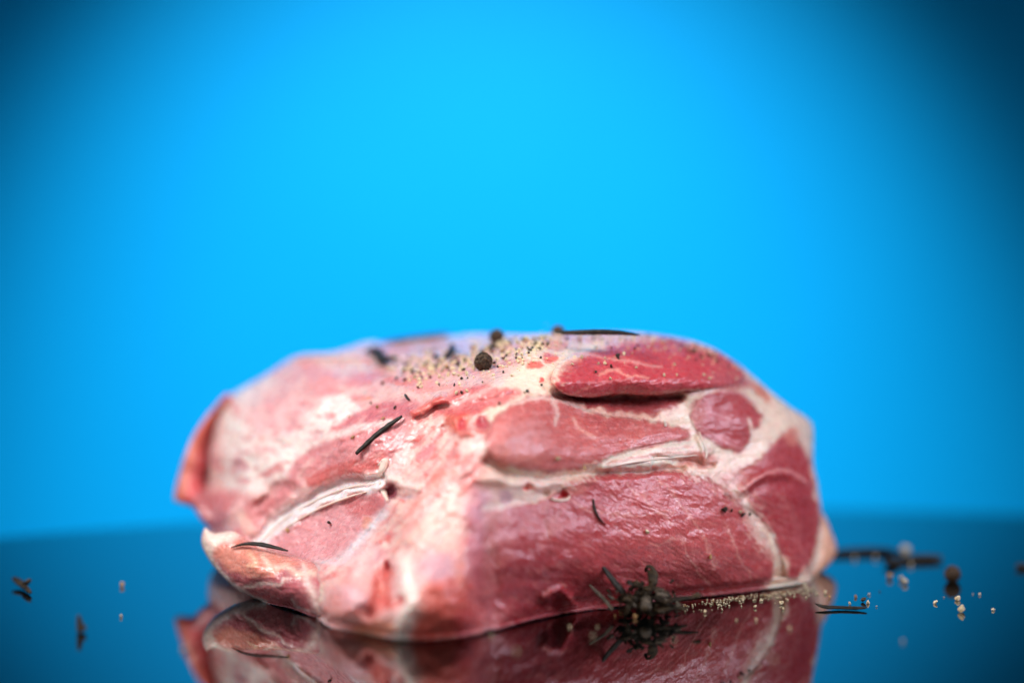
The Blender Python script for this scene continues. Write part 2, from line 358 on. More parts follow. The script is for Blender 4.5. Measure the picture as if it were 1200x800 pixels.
# cut face: muscles set in the fat
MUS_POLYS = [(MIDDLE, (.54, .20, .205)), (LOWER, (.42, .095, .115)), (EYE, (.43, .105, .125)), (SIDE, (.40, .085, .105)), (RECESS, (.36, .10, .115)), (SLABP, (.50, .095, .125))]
for pl, colr in MUS_POLYS:
    k = inside(pl, 4.0, 5, 2.5)
    if pl is SLABP: k = k * (1 - .75 * sstep(.0, .5, fbm(uu / 9, vv / 6, 221, 2)) * sstep(676, 652, uu + WX * 4))
    if pl is LOWER: k = k * sstep(545, 605, uu + WX * 16 + WX2 * 5 + 10 * fib)
    lay(k, colr, 0)
lay(spot(610, 515, 36, 26), (.64, .33, .34), .15, .75); lay(spot(600, 538, 34, 10, .1), (.64, .26, .22), .2, .7); lay(spot(712, 497, 26, 12), (.44, .12, .13), 0, .6)
lay(inside(MIDDLE, 4) * sstep(.05, .45, fbm(uu / 16 + 4, vv / 6, 191, 3)), (.68, .36, .38), .2, .6); lay(inside(MIDDLE, 4) * sstep(.2, .5, fbm(uu / 8, vv / 5, 193, 2)), (.50, .14, .13), 0, .5)  # pale marbling, with highlights painted into the same patches
lay(line([(648,468,3),(652,482,2.5),(650,498,2)]), (.82, .60, .54), .8, .8); lay(line([(600,474,2),(630,466,2.5),(660,472,2),(690,482,2)]), (.82,.60,.54), .8, .8)
lay(line([(672,490,1.6),(684,506,2),(696,514,1.6)]), (.76, .48, .42), .6, .7)
lay(inside(STREAK, 2.5, 3), (.84, .66, .56), 1); lay(line([(712,545,2),(760,534,2),(800,530,2),(830,531,3)]), (.62, .30, .26), .4, .7); lay(line([(780,526,1.6),(812,522,1.6)]), (.66,.40,.36), .5, .6)
lay(inside([(795,540),(810,532),(836,532),(838,544),(815,548)], 3), (.55, .22, .20), .2, .8)
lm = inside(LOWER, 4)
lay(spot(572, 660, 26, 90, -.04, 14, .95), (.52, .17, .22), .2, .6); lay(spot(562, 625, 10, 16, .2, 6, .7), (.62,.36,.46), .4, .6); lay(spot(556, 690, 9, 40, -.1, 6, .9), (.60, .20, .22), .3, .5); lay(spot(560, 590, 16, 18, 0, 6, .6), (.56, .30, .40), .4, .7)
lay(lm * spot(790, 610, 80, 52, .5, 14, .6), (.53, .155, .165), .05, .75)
lay(lm * spot(625, 690, 60, 45, 0, 14, .6), (.29, .04, .06), 0, .9)  # darker lean, with the shade of the ridge painted in
lay(lm * sstep(.26, .5, fib), (.62, .27, .26), .3, .55)
lay(lm * sstep(.3, .6, -fib), (.36, .06, .08), 0, .5)
for pts in ([(735,566,1.6),(760,590,2),(785,612,1.6)], [(772,560,1.5),(800,590,2),(830,640,1.8),(838,668,1.2)], [(700,600,1.2),(745,606,1.6),(790,600,1.4)],
            [(800,640,1.3),(812,660,1.5),(830,684,1.2)], [(850,620,1.5),(868,650,1.5),(880,676,1.3)], [(670,590,1.4),(700,600,1.5)], [(760,640,1.2),(800,632,1.4)]):
    lay(line(pts, 7, 2), (.72, .40, .36), .5, .6)
lay(inside([(566,596),(590,574),(622,560),(660,562),(650,578),(620,588),(590,596)], 4), (.84, .62, .56), 1, .9)
lay(spot(592, 582, 10, 8), (.60, .42, .52), .4, .7); lay(spot(619, 571, 6, 3.5), (.74, .10, .10), .1, .9); lay(spot(659, 581, 5, 4), (.66, .06, .09), .1, .9); lay(spot(676, 570, 14, 9), (.60, .26, .24), .2, .7)
lay(line([(842,560,5),(862,576,6),(878,596,6),(886,622,5),(892,636,3)], 4, 2), (.80, .58, .50), .9, .85)
lay(line([(878,596,2),(900,640,3),(906,660,2)], 5, 2), (.74, .46, .40), .6, .6)
for pts in ([(814,487,1.6),(836,484,2.0),(856,490,1.4)], [(814,497,1.8),(834,508,2),(856,514,1.6)], [(846,458,1.4),(870,462,1.6),(884,474,1.4)], [(826,504,1.4),(860,522,1.8),(874,524,1.2)]):
    lay(line(pts, 3, 1), (.66, .32, .36), .4, .75)
lay(line([(877,490,2),(880,502,3),(883,514,3),(876,524,3)]), (.83, .64, .55), 1, .95)
lay(inside([(896,562),(918,552),(940,560),(950,590),(946,625),(920,630),(902,606)], 8), (.36, .065, .085), 0, .7); lay(line([(866,574,2),(894,556,2.2),(922,552,2.5),(946,566,2)], 3), (.70, .38, .38), .4, .75)
lay(spot(858, 562, 22, 10, -.5), (.58, .26, .24), .3, .7); lay(spot(930, 512, 10, 12), (.72, .34, .27), .5, .6)
for k in range(9):
    y = 575 + k * 11; lay(line([(900 + 3 * k, y, 1.2), (918 + 3 * k, y + 6, 1.5), (930 + 3 * k, y + 20, 1.0)], 8, 2), (.62, .28, .28), .4, .45)
for pts_, wd in (([(838,556,15),(866,580,16),(884,606,15),(896,640,12)], 0), ([(800,556,8),(840,548,12),(870,540,12)], 1), ([(612,574,9),(660,566,8),(700,560,6)], 2)):
    lay(line(pts_, 9, 3, 1.2) * sstep(-.15, .3, fbm((uu * .7 + vv * .7) / 12, (vv * .7 - uu * .7) / 4, 201 + wd, 3)), (.82, .60, .52), .8, .75)
lay(spot(917, 662, 8, 13, -.1, 3), (.80, .56, .44), .9, .9)
lay(line([(950,530,3),(958,570,3),(962,610,3)]), (.76,.44,.38), .6, .6)
lay(spot(889, 458, 16, 5, .75), (.70, .20, .12), .3, .8); lay(spot(868, 440, 18, 6, .75), (.64, .26, .30), .3, .7); lay(spot(850, 428, 26, 11, .6), (.50, .12, .15), .05, .9); lay(spot(850, 446, 24, 9, .2), (.50, .15, .18), .05, .9)
lay(line([(650,438,5),(662,424,7),(684,411,6),(705,404,5)], 4), FATC, 1, .9)
lay(spot(812, 461, 14, 3), (.70, .40, .33), .6, .7)
# slab details: its seam lines
lay(line([(690,409,3),(720,402,4),(770,396,4)]), (.80, .58, .54), .9, .6)
lay(line([(672,414,2),(700,418,2.2),(735,424,2),(775,430,1.4)], 4), (.72, .38, .36), .5, .75); lay(line([(702,439,1.6),(720,434,2),(734,439,1.5),(760,441,1.2)], 4), (.74, .40, .34), .5, .7)
lay(line([(672,462,1.5),(690,452,1.5)], 3), (.70, .34, .30), .4, .6)
# fine mottling everywhere
mot = fbm(uu / 5, vv / 4, 81, 3)
RGB *= (1 + (0.13 - .09 * FAT) * mot)[..., None]
RGB[..., 1:] *= (1 + 0.09 * fbm(uu / 11, vv / 9, 83, 3))[..., None]
mv = sstep(.30, .55, fbm(uu / 8, vv / 6, 87, 3)) * (1 - FAT) * RIGHT
lay(mv, (.60, .26, .27), None, .28)
# lean flesh is richer in colour than fat
lean = (1 - FAT)[..., None]
RGB = RGB * (1 - lean * np.array([-.06, .27, .33]))
RGB = np.clip(RGB, 0.01, .9)

# ------------------------------------------------------------------ node helpers and materials
def new_mat(name):
    m = bpy.data.materials.new(name); m.use_nodes = True
    nt = m.node_tree; b = nt.nodes['Principled BSDF']
    return m, nt, b
def N(nt, t, **kw):
    n = nt.nodes.new(t)
    for k, v in kw.items(): setattr(n, k, v)
    return n
def flesh_material(sss=0.6, rough=0.25, coat=0.7):
    m, nt, b = new_mat('raw_flesh')
    at = N(nt, 'ShaderNodeAttribute', attribute_name='albedo'); fa = N(nt, 'ShaderNodeAttribute', attribute_name='fat')
    tc = N(nt, 'ShaderNodeTexCoord')
    n1 = N(nt, 'ShaderNodeTexNoise'); n1.inputs['Scale'].default_value = 1300; n1.inputs['Detail'].default_value = 4; n1.inputs['Roughness'].default_value = .6
    n2 = N(nt, 'ShaderNodeTexNoise'); n2.inputs['Scale'].default_value = 420; n2.inputs['Detail'].default_value = 5
    for n in (n1, n2): nt.links.new(tc.outputs['Object'], n.inputs['Vector'])
    mr = N(nt, 'ShaderNodeMapRange'); mr.inputs[1].default_value = .3; mr.inputs[2].default_value = .7; mr.inputs[3].default_value = .86; mr.inputs[4].default_value = 1.1
    nt.links.new(n1.outputs[0], mr.inputs[0])
    vm = N(nt, 'ShaderNodeVectorMath', operation='SCALE'); nt.links.new(at.outputs['Color'], vm.inputs[0]); nt.links.new(mr.outputs[0], vm.inputs['Scale'])
    nt.links.new(vm.outputs[0], b.inputs['Base Color'])
    rr = N(nt, 'ShaderNodeMapRange'); rr.inputs[1].default_value = .3; rr.inputs[2].default_value = .7; rr.inputs[3].default_value = rough - .10; rr.inputs[4].default_value = rough + .16
    nt.links.new(n2.outputs[0], rr.inputs[0]); nt.links.new(rr.outputs[0], b.inputs['Roughness'])
    b.inputs['IOR'].default_value = 1.42
    b.inputs['Subsurface Weight'].default_value = sss
    b.inputs['Subsurface Radius'].default_value = (1.0, .35, .25); b.inputs['Subsurface Scale'].default_value = .003
    b.inputs['Coat Weight'].default_value = coat; b.inputs['Coat Roughness'].default_value = .06; b.inputs['Coat IOR'].default_value = 1.36
    bp = N(nt, 'ShaderNodeBump'); bp.inputs['Strength'].default_value = .4; bp.inputs['Distance'].default_value = .0004
    mx = N(nt, 'ShaderNodeMath', operation='ADD'); nt.links.new(n1.outputs[0], mx.inputs[0])
    mu = N(nt, 'ShaderNodeMath', operation='MULTIPLY'); mu.inputs[1].default_value = 1.5; nt.links.new(n2.outputs[0], mu.inputs[0]); nt.links.new(mu.outputs[0], mx.inputs[1])
    nt.links.new(mx.outputs[0], bp.inputs['Height']); nt.links.new(bp.outputs[0], b.inputs['Normal']); nt.links.new(bp.outputs[0], b.inputs['Coat Normal'])
    return m
FLESH = flesh_material()

def speck_material(name, c1, c2, rough=.6, scale=700, bump=.5, sss=0):
    m, nt, b = new_mat(name); b.inputs['Specular IOR Level'].default_value = .22
    tc = N(nt, 'ShaderNodeTexCoord'); n = N(nt, 'ShaderNodeTexNoise'); n.inputs['Scale'].default_value = scale; n.inputs['Detail'].default_value = 4
    oi = N(nt, 'ShaderNodeObjectInfo'); ad = N(nt, 'ShaderNodeVectorMath', operation='ADD')
    nt.links.new(tc.outputs['Object'], ad.inputs[0]); nt.links.new(oi.outputs['Random'], ad.inputs[1]); nt.links.new(ad.outputs[0], n.inputs['Vector'])
    cr = N(nt, 'ShaderNodeValToRGB'); cr.color_ramp.elements[0].position = .35; cr.color_ramp.elements[1].position = .65
    cr.color_ramp.elements[0].color = (*c1, 1); cr.color_ramp.elements[1].color = (*c2, 1)
    nt.links.new(n.outputs[0], cr.inputs[0])
    hs = N(nt, 'ShaderNodeHueSaturation'); mr = N(nt, 'ShaderNodeMapRange'); mr.inputs[3].default_value = .75; mr.inputs[4].default_value = 1.2
    nt.links.new(oi.outputs['Random'], mr.inputs[0]); nt.links.new(mr.outputs[0], hs.inputs['Value']); nt.links.new(cr.outputs[0], hs.inputs['Color'])
    nt.links.new(hs.outputs[0], b.inputs['Base Color']); b.inputs['Roughness'].default_value = rough
    if sss: b.inputs['Subsurface Weight'].default_value = sss; b.inputs['Subsurface Scale'].default_value = .0006
    bp = N(nt, 'ShaderNodeBump'); bp.inputs['Strength'].default_value = bump; bp.inputs['Distance'].default_value = .0004
    nt.links.new(n.outputs[0], bp.inputs['Height']); nt.links.new(bp.outputs[0], b.inputs['Normal'])
    return m
M_PALE = speck_material('pepper_flesh', (.46, .34, .18), (.80, .69, .48), .55, 5)
M_TAN = speck_material('pepper_flesh_tan', (.26, .13, .05), (.50, .31, .14), .6, 5)
M_HUSK = speck_material('pepper_husk', (.016, .013, .010), (.07, .052, .035), .5, 6, .8)
M_CORN = speck_material('peppercorn_skin', (.014, .008, .005), (.105, .062, .036), .6, 7, .6)
M_NEEDLE = speck_material('dried_needle', (.008, .007, .006), (.034, .027, .021), .5, 800, .6)
M_HERB = speck_material('dried_herb', (.004, .003, .002), (.055, .035, .017), .65, 480, .9)
M_STEM = speck_material('dried_stem', (.05, .042, .032), (.15, .12, .09), .6, 900, .6)

# table: black glass, and the blue paper behind it
M_GLASS, nt, b = new_mat('black_glass')
b.inputs['Base Color'].default_value = (.0004, .001, .001, 1); b.inputs['Roughness'].default_value = .015; b.inputs['IOR'].default_value = 1.6
tc = N(nt, 'ShaderNodeTexCoord'); n = N(nt, 'ShaderNodeTexNoise'); n.inputs['Scale'].default_value = 60; n.inputs['Detail'].default_value = 6
nt.links.new(tc.outputs['Object'], n.inputs['Vector'])
mr = N(nt, 'ShaderNodeMapRange'); mr.inputs[1].default_value = .4; mr.inputs[2].default_value = .75; mr.inputs[3].default_value = .012; mr.inputs[4].default_value = .05
nt.links.new(n.outputs[0], mr.inputs[0]); nt.links.new(mr.outputs[0], b.inputs['Roughness'])
M_BLUE, nt, b = new_mat('blue_paper')
tc = N(nt, 'ShaderNodeTexCoord'); n = N(nt, 'ShaderNodeTexNoise'); n.inputs['Scale'].default_value = 7; n.inputs['Detail'].default_value = 5
nt.links.new(tc.outputs['Object'], n.inputs['Vector'])
cr = N(nt, 'ShaderNodeValToRGB'); cr.color_ramp.elements[0].color = (.001, .395, .93, 1); cr.color_ramp.elements[1].color = (.002, .435, .99, 1)
nt.links.new(n.outputs[0], cr.inputs[0]); nt.links.new(cr.outputs[0], b.inputs['Base Color'])
b.inputs['Roughness'].default_value = .5; b.inputs['Specular IOR Level'].default_value = .05

# ------------------------------------------------------------------ setting
def mesh_obj(name, verts, faces, mat, parent=None, smooth=True):
    me = bpy.data.meshes.new(name); me.from_pydata([tuple(x) for x in verts], [], faces)
    if mat: me.materials.append(mat)
    if smooth: me.polygons.foreach_set('use_smooth', [True] * len(me.polygons))
    me.update()
    o = bpy.data.objects.new(name, me); COL.objects.link(o)
    if parent: o.parent = parent
    return o
# a round black glass top whose far rim curves across the picture
rim_pts = np.array([G(0, 630)[:2], G(90, 621)[:2], G(180, 614)[:2], G(500, 599)[:2], G(960, 597)[:2], G(1200, 602)[:2]])
Mx = np.stack([2 * rim_pts[:, 0], 2 * rim_pts[:, 1], np.ones(len(rim_pts))], 1)
ccx, ccy, kk = np.linalg.lstsq(Mx, (rim_pts ** 2).sum(1), rcond=None)[0]
TR = math.sqrt(kk + ccx ** 2 + ccy ** 2)
bm = bmesh.new()
bmesh.ops.create_cone(bm, cap_ends=True, segments=256, radius1=TR, radius2=TR, depth=.008, matrix=Matrix.Translation((ccx, ccy, -.004)))
bmesh.ops.bevel(bm, geom=[e for e in bm.edges if abs(e.verts[0].co.z - e.verts[1].co.z) < 1e-6], offset=.0012, segments=3, affect='EDGES')
me = bpy.data.meshes.new('table'); bm.to_mesh(me); bm.free(); me.materials.append(M_GLASS)
table = bpy.data.objects.new('table', me); COL.objects.link(table); table['kind'] = 'structure'
# paper sheet hanging well behind the table
vs = []; fs = []; nx, nz = 40, 24
for j in range(nz + 1):
    for i in range(nx + 1):
        s = -1.6 + 3.2 * i / nx; z = -.6 + 2.2 * j / nz
        vs.append((s, 1.20 + .004 * math.sin(s * 5 + 1) + .02 * max(0, z - .5) ** 2, z))
for j in range(nz):
    for i in range(nx):
        a = j * (nx + 1) + i; fs.append((a, a + 1, a + nx + 2, a + nx + 1))
bd = mesh_obj('backdrop', vs, fs, M_BLUE); bd['kind'] = 'structure'
sm = bd.modifiers.new('thickness', 'SOLIDIFY'); sm.thickness = .001; sm.offset = 1

# ------------------------------------------------------------------ closed relief bodies
def sample(A, u, v): return bilin(A, 1.0, u, v)
def relief(name, poly, front, rim, back, parent=None, rim_back=30, tint=None, contact=False, zmin=.0001):
    """closed body: its near side follows `front` (depth grid), rounded towards the outline over `rim` metres,
    its far side swells to the depth grid `back`."""
    sd = poly_sdf(poly, uu, vv, 60)
    ins = sd < 0.5
    idx = -np.ones(uu.shape, int); n = int(ins.sum()); idx[ins] = np.arange(n)
    quad = ins[:-1, :-1] & ins[1:, :-1] & ins[:-1, 1:] & ins[1:, 1:]
    a = idx[:-1, :-1][quad]; b_ = idx[:-1, 1:][quad]; c_ = idx[1:, 1:][quad]; d_ = idx[1:, :-1][quad]
    F = np.stack([a, d_, c_, b_], 1)
    used = np.zeros(n, bool); used[F.ravel()] = True
    # boundary vertices: used, with fewer than 4 quads
    cnt = np.bincount(F.ravel(), minlength=n)
    bnd = used & (cnt < 4)
    gy, gx = np.gradient(sd); gl = np.hypot(gx, gy) + 1e-6
    u = uu[ins].copy(); v = vv[ins].copy(); s = sd[ins].copy()
    m = bnd & (np.abs(s) < 2.2)
    u[m] -= (s * (gx / gl)[ins])[m]; v[m] -= (s * (gy / gl)[ins])[m]; s[bnd] = 0
    sp = np.maximum(-s, 0)
    fr = sample(front, u, v); rimv = sample(rim, u, v) if isinstance(rim, np.ndarray) else np.full(u.shape, rim)
    sm_ = sp * fr / FPX
    t = np.clip(sm_ / rimv, 0, 1)
    df = fr + rimv * (1 - np.sqrt(1 - (1 - t) ** 2))
    bk = sample(back, u, v) if isinstance(back, np.ndarray) else fr + back
    edge = fr + rimv
    tb = np.clip(sp / rim_back, 0, 1)
    db = edge + np.maximum(bk - edge, 0) * np.sqrt(1 - (1 - tb) ** 2)
    gd = ground_depth(u, v, zmin)
    if contact:                                   # the foot of the piece rests on the table
        w = np.exp(-(sp / 7.0) ** 2) * sstep(676, 690, v)
        df = df + w * (gd - df); db = np.maximum(db, df)
    df = np.minimum(df, gd); db = np.maximum(np.minimum(db, gd), df)
    vf = P(u, v, df); vb2 = P(u, v, db)
    bmap = np.arange(n) + n; bmap[bnd] = np.arange(n)[bnd]
    FB = bmap[F][:, ::-1]
    verts = np.concatenate([vf, vb2]); faces = np.concatenate([F, FB])
    keep = np.zeros(2 * n, bool); keep[faces.ravel()] = True
    remap = np.cumsum(keep) - 1; verts = verts[keep]; faces = remap[faces]
    cen = np.array([verts[:, 0].mean(), verts[:, 1].mean(), verts[:, 2].min()]) if parent is None else np.zeros(3)
    me = bpy.data.meshes.new(name)
    me.vertices.add(len(verts)); me.vertices.foreach_set('co', (verts - cen).ravel().astype(np.float32))
    me.loops.add(faces.size); me.loops.foreach_set('vertex_index', faces.ravel().astype(np.int32))
    me.polygons.add(len(faces)); me.polygons.foreach_set('loop_start', np.arange(0, faces.size, 4, dtype=np.int32))
    me.polygons.foreach_set('use_smooth', np.ones(len(faces), bool))
    me.update(calc_edges=True); me.validate()
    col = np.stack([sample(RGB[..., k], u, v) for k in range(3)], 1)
    if tint is not None: col = tint(col, u, v, sp)
    ft = sample(FAT, u, v)
    col = np.concatenate([col, col])[keep]; ft = np.concatenate([ft, ft])[keep]
    ca = me.attributes.new('albedo', 'FLOAT_COLOR', 'POINT'); ca.data.foreach_set('color', np.concatenate([col, np.ones((len(col), 1))], 1).ravel().astype(np.float32))
    fa = me.attributes.new('fat', 'FLOAT', 'POINT'); fa.data.foreach_set('value', ft.astype(np.float32))
    me.materials.append(FLESH)
    o = bpy.data.objects.new(name, me); COL.objects.link(o); o.location = cen
    if parent: o.parent = parent
    return o

pork = bpy.data.objects.new('raw_pork', None); COL.objects.link(pork)
pork['label'] = 'large piece of raw marbled pork lying on the glossy black table'; pork['category'] = 'meat'
RIM = np.full(uu.shape, .011)
RIM = np.where(vv > 676, .0024, RIM); RIM = np.where((vv < 420), .005, RIM); RIM = np.where((uu < 300), .014, RIM)
DB = D.copy()
for pl in (MIDDLE, LOWER, EYE, SIDE, SHELL):          # the fat body is sunk where a muscle sits in it
    s = -poly_sdf(pl, uu, vv); DB += .0006 * sstep(0, 9, s) * (sstep(590, 690, uu + WX * 5) if pl is LOWER else 1)
body = relief('fat_body', OUTLINE, DB, RIM, np.maximum(D + .03, .755), pork, 50, contact=True)
def inlay(name, pl, label=None, depth=.007, rim=.0003):
    o = relief(name, pl, D - .00006 + (.0008 * sstep(690, 590, uu + WX * 5) + .004 * sstep(592, 564, uu + WX * 6) if pl is LOWER else 0), rim, D + depth, pork, 10, contact=pl is LOWER or pl is SIDE)
    if label: o['label'] = label
    return o
inlay('muscle', MIDDLE, 'pale pink muscle in the middle of the cut face')
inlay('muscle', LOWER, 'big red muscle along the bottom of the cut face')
inlay('muscle', EYE, 'small round dark red muscle ringed by fat')
inlay('muscle', SIDE, 'dark red muscle at the right end of the cut face')
inlay('muscle', SHELL, 'smooth lilac pink muscle under a white sheath behind the lip')

# thick top muscle that overhangs the slot
sl = -poly_sdf(SLABP, uu, vv)
endf = 1 - sstep(790, 862, uu)
DS = BASE - (.0016 + .0048 * sstep(422, 452, vv)) * endf - .0004 + .35 * mm * fib2 + .3 * mm * fbm(uu / 12, vv / 8, 91, 3) + .14 * mm * fbm(uu / 3.4, vv / 3, 93, 2)
DS = np.where(vv < 440, DS, DS)
o = relief('top_muscle', SLABP, DS, .0012 + .0040 * endf * sstep(425, 445, vv), np.maximum(BASE + .012, DS + .012), pork, 14)
o['label'] = 'deep red top muscle overhanging a dark slot'

# lip at the lower left
LIP = [(240,618),(250,624),(272,622),(284,628),(302,640),(330,648),(356,655),(380,664),(386,684),(380,706),(374,722),(350,720),(316,708),(280,692),(256,670),(243,652),(236,634)]
LIPC = np.array([(238,634,.668),(262,632,.664),(285,634,.660),(305,645,.653),(330,652,.648),(360,660,.640),(382,670,.632),(262,660,.660),(300,680,.646),(340,695,.634),(370,712,.624),(300,700,.650),(340,714,.642),(254,650,.663),(300,662,.645),(340,672,.637),(384,690,.622)])
def tps_grid(cc, reg=.003):
    px, py = cc[:, 0] / 100, cc[:, 1] / 100; n = len(cc)
    A = np.zeros((n + 3, n + 3)); A[:n, :n] = tps_k((px[:, None] - px) ** 2 + (py[:, None] - py) ** 2) + np.eye(n) * reg
    Q = np.stack([np.ones(n), px, py], 1); A[:n, n:] = Q; A[n:, :n] = Q.T
    s_ = np.linalg.solve(A, np.concatenate([cc[:, 2], [0, 0, 0]]))
    R2 = (gu[..., None] / 100 - px) ** 2 + (gv[..., None] / 100 - py) ** 2
    return bilin(tps_k(R2) @ s_[:n] + s_[n] + s_[n + 1] * gu / 100 + s_[n + 2] * gv / 100, 6.0, uu, vv)
DL = tps_grid(LIPC) + .5 * mm * fbm(uu / 14, vv / 9, 95, 3) + .12 * mm * fbm(uu / 3.5, vv / 3, 97, 2)
saved = (RGB.copy(), FAT.copy())
lay(np.ones(uu.shape), (.62, .22, .20), .2)
lay(inside([(255,640),(290,636),(330,650),(345,660),(318,676),(280,672),(258,660)], 5), (.68, .25, .19), .3)
lay(inside([(246,660),(280,672),(320,676),(345,664),(376,680),(378,724),(330,716),(280,694)], 4), (.46, .12, .14), .1, .95)
lay(inside([(236,640),(238,616),(272,620),(284,628),(262,636),(250,650),(246,660)], 3.5), (.85, .66, .58), 1, .95)
lay(line([(243,650,3),(258,672,3.5),(282,692,3),(312,706,2.5)]), (.80, .68, .66), .9, .9); lay(line([(286,690,2),(300,684,3),(322,684,3),(340,678,2)], 5, 2), (.80, .60, .55), .8, .8)
lay(line([(290,662,2),(298,660,4),(296,652,3),(292,648,3)]), (.80, .50, .34), .7, .7); lay(line([(308,652,3),(320,664,5),(336,664,4),(350,672,5),(368,672,5)], 3), (.82, .56, .46), .9, .9)
lay(line([(356,662,4),(364,690,5),(376,720,5)]), (.82, .62, .56), .9, .75); lay(line([(340,702,1.6),(352,712,1.6),(372,720,1.6)], 4), (.76,.62,.60), .7, .6)
lay(sstep(.3, .55, fbm(uu / 10, vv / 4 - uu / 14, 101, 3)), (.72, .45, .42), .4, .35); RGB *= (1 + .1 * mot)[..., None]
o = relief('lip', LIP, DL, .0045, DL + .013, pork, 16)
o['label'] = 'curled lip of red meat edged with pale fat at the front left'
# little nib on the lip
RGB, FAT = saved[0].copy(), saved[1].copy()

# flap hanging at the far left
FLAP = [(270,462),(252,476),(236,496),(226,512),(216,536),(209,560),(204,584),(214,590),(226,594),(240,612),(262,616),(272,570),(276,510)]
DF = tps_grid(np.array([(270,465,.738),(236,500,.734),(212,550,.730),(206,585,.726),(228,580,.722),(236,540,.732),(245,520,.742),(255,500,.745),(250,600,.718),(250,560,.738),(275,600,.716),(275,520,.745)], float))
lay(np.ones(uu.shape), (.62, .10, .11), .1); lay(line([(262,468,8),(232,504,9),(214,548,10),(207,584,10)], 3), (.66, .20, .13), .3)
lay(inside([(250,490),(262,480),(276,520),(270,590),(236,580),(240,530)], 6), (.30, .02, .035), 0, .9)  # shade of the gap beside the body, painted dark red
lay(inside([(226,594),(240,612),(262,616),(262,575),(240,572)], 6), (.44, .15, .17), .1, .8)
o = relief('flap', FLAP, DF, .004, DF + .009, pork, 12)
o['label'] = 'thin red flap standing off at the far left'
RGB, FAT = saved[0].copy(), saved[1].copy()
# pale knob of fat at the right end
KNOB = [(961,598),(967,606),(974,622),(980,640),(979,650),(972,660),(962,670),(952,676),(951,664),(956,640),(957,615)]
lay(np.ones(uu.shape), (.80, .43, .29), 1); lay(line([(952,600,6),(953,640,5),(950,676,4)]), (.60,.22,.2), .5, .6)
DK = tps_grid(np.array([(958,600,.706),(972,632,.704),(978,645,.706),(966,660,.700),(950,640,.698),(950,676,.694),(948,610,.702)], float))
o = relief('fat_knob', KNOB, DK, .004, DK + .012, pork, 10); o['label'] = 'pale tan knob of fat at the right end'
RGB, FAT = saved[0].copy(), saved[1].copy()

# ------------------------------------------------------------------ strands, seasoning, crumbs
GRADV, GRADU = np.gradient(D)
DSURF = np.where(sl > 6, np.minimum(D, DS), D)
def surf(u, v):
    """point and outward normal of the meat at a chart position"""
    e = 2.0
    p = P(u, v, sample(DSURF, np.array(float(u)), np.array(float(v))))
    px = P(u + e, v, sample(DSURF, np.array(u + e), np.array(float(v)))); py = P(u, v + e, sample(DSURF, np.array(float(u)), np.array(v + e)))
    n = np.cross(py - p, px - p); n /= np.linalg.norm(n) + 1e-12
    if n @ (np.array([0, 0, CAM_H]) - p) < 0: n = -n
    return Vector(p), Vector(n)

def tag(o, label, cat, group=None):
    o['label'] = label; o['category'] = cat
    if group: o['group'] = group
    return o
def link(name, me, loc, rot=None, scale=1.0, parent=None):
    o = bpy.data.objects.new(name, me); COL.objects.link(o); o.location = loc
    if rot is not None: o.rotation_euler = rot
    o.scale = (scale,) * 3 if not isinstance(scale, tuple) else scale
    if parent: o.parent = parent
    return o
def chip_mesh(name, seed, mat, sub=2, rough=.5, flat=1.0):
    r = np.random.default_rng(seed)
    bm = bmesh.new(); bmesh.ops.create_icosphere(bm, subdivisions=sub, radius=.5)
    ax = (1, r.uniform(.6, .95), r.uniform(.5, .9))
    planes = [(Vector(r.normal(size=3)).normalized(), r.uniform(.18, .42)) for _ in range(int(5 + 6 * rough))]
    for v in bm.verts:
        for n, d in planes:
            k = v.co.dot(n)
            if k > d: v.co -= n * (k - d) * .92
        v.co.z *= flat * ax[2]; v.co.y *= ax[1]
        v.co *= 1 + .10 * r.normal()
    me = bpy.data.meshes.new(name); bm.to_mesh(me); bm.free(); me.materials.append(mat)
    return me
PALE = [chip_mesh('pepper_grain', 100 + i, M_PALE) for i in range(6)]
TAN = [chip_mesh('pepper_grain', 120 + i, M_TAN) for i in range(3)]
HUSK = [chip_mesh('pepper_husk', 140 + i, M_HUSK, 2, .9, 1.0) for i in range(5)]
def corn_mesh(seed):
    r = np.random.default_rng(seed)
    bm = bmesh.new(); bmesh.ops.create_icosphere(bm, subdivisions=5, radius=.5)
    co = np.array([v.co[:] for v in bm.verts]); off = r.uniform(0, 50)
    def n3(q, s): return (noise2(q[:, 0] * s + off, q[:, 1] * s + q[:, 2] * s * .7, seed) + noise2(q[:, 2] * s + off, q[:, 0] * s - q[:, 1] * s * .6, seed + 5)) * .5
    wr = 1 - np.abs(n3(co, 4.5)) * 2.2
    co = co * (1 + .19 * np.clip(wr, -.4, 1) - .12 + .05 * n3(co, 11))[:, None]; co *= np.array([1, .96, .93])
    for v, q in zip(bm.verts, co): v.co = q
    for f in bm.faces: f.smooth = True
    me = bpy.data.meshes.new('peppercorn'); bm.to_mesh(me); bm.free(); me.materials.append(M_CORN)
    return me
CORN = corn_mesh(5); CORN2 = corn_mesh(9)

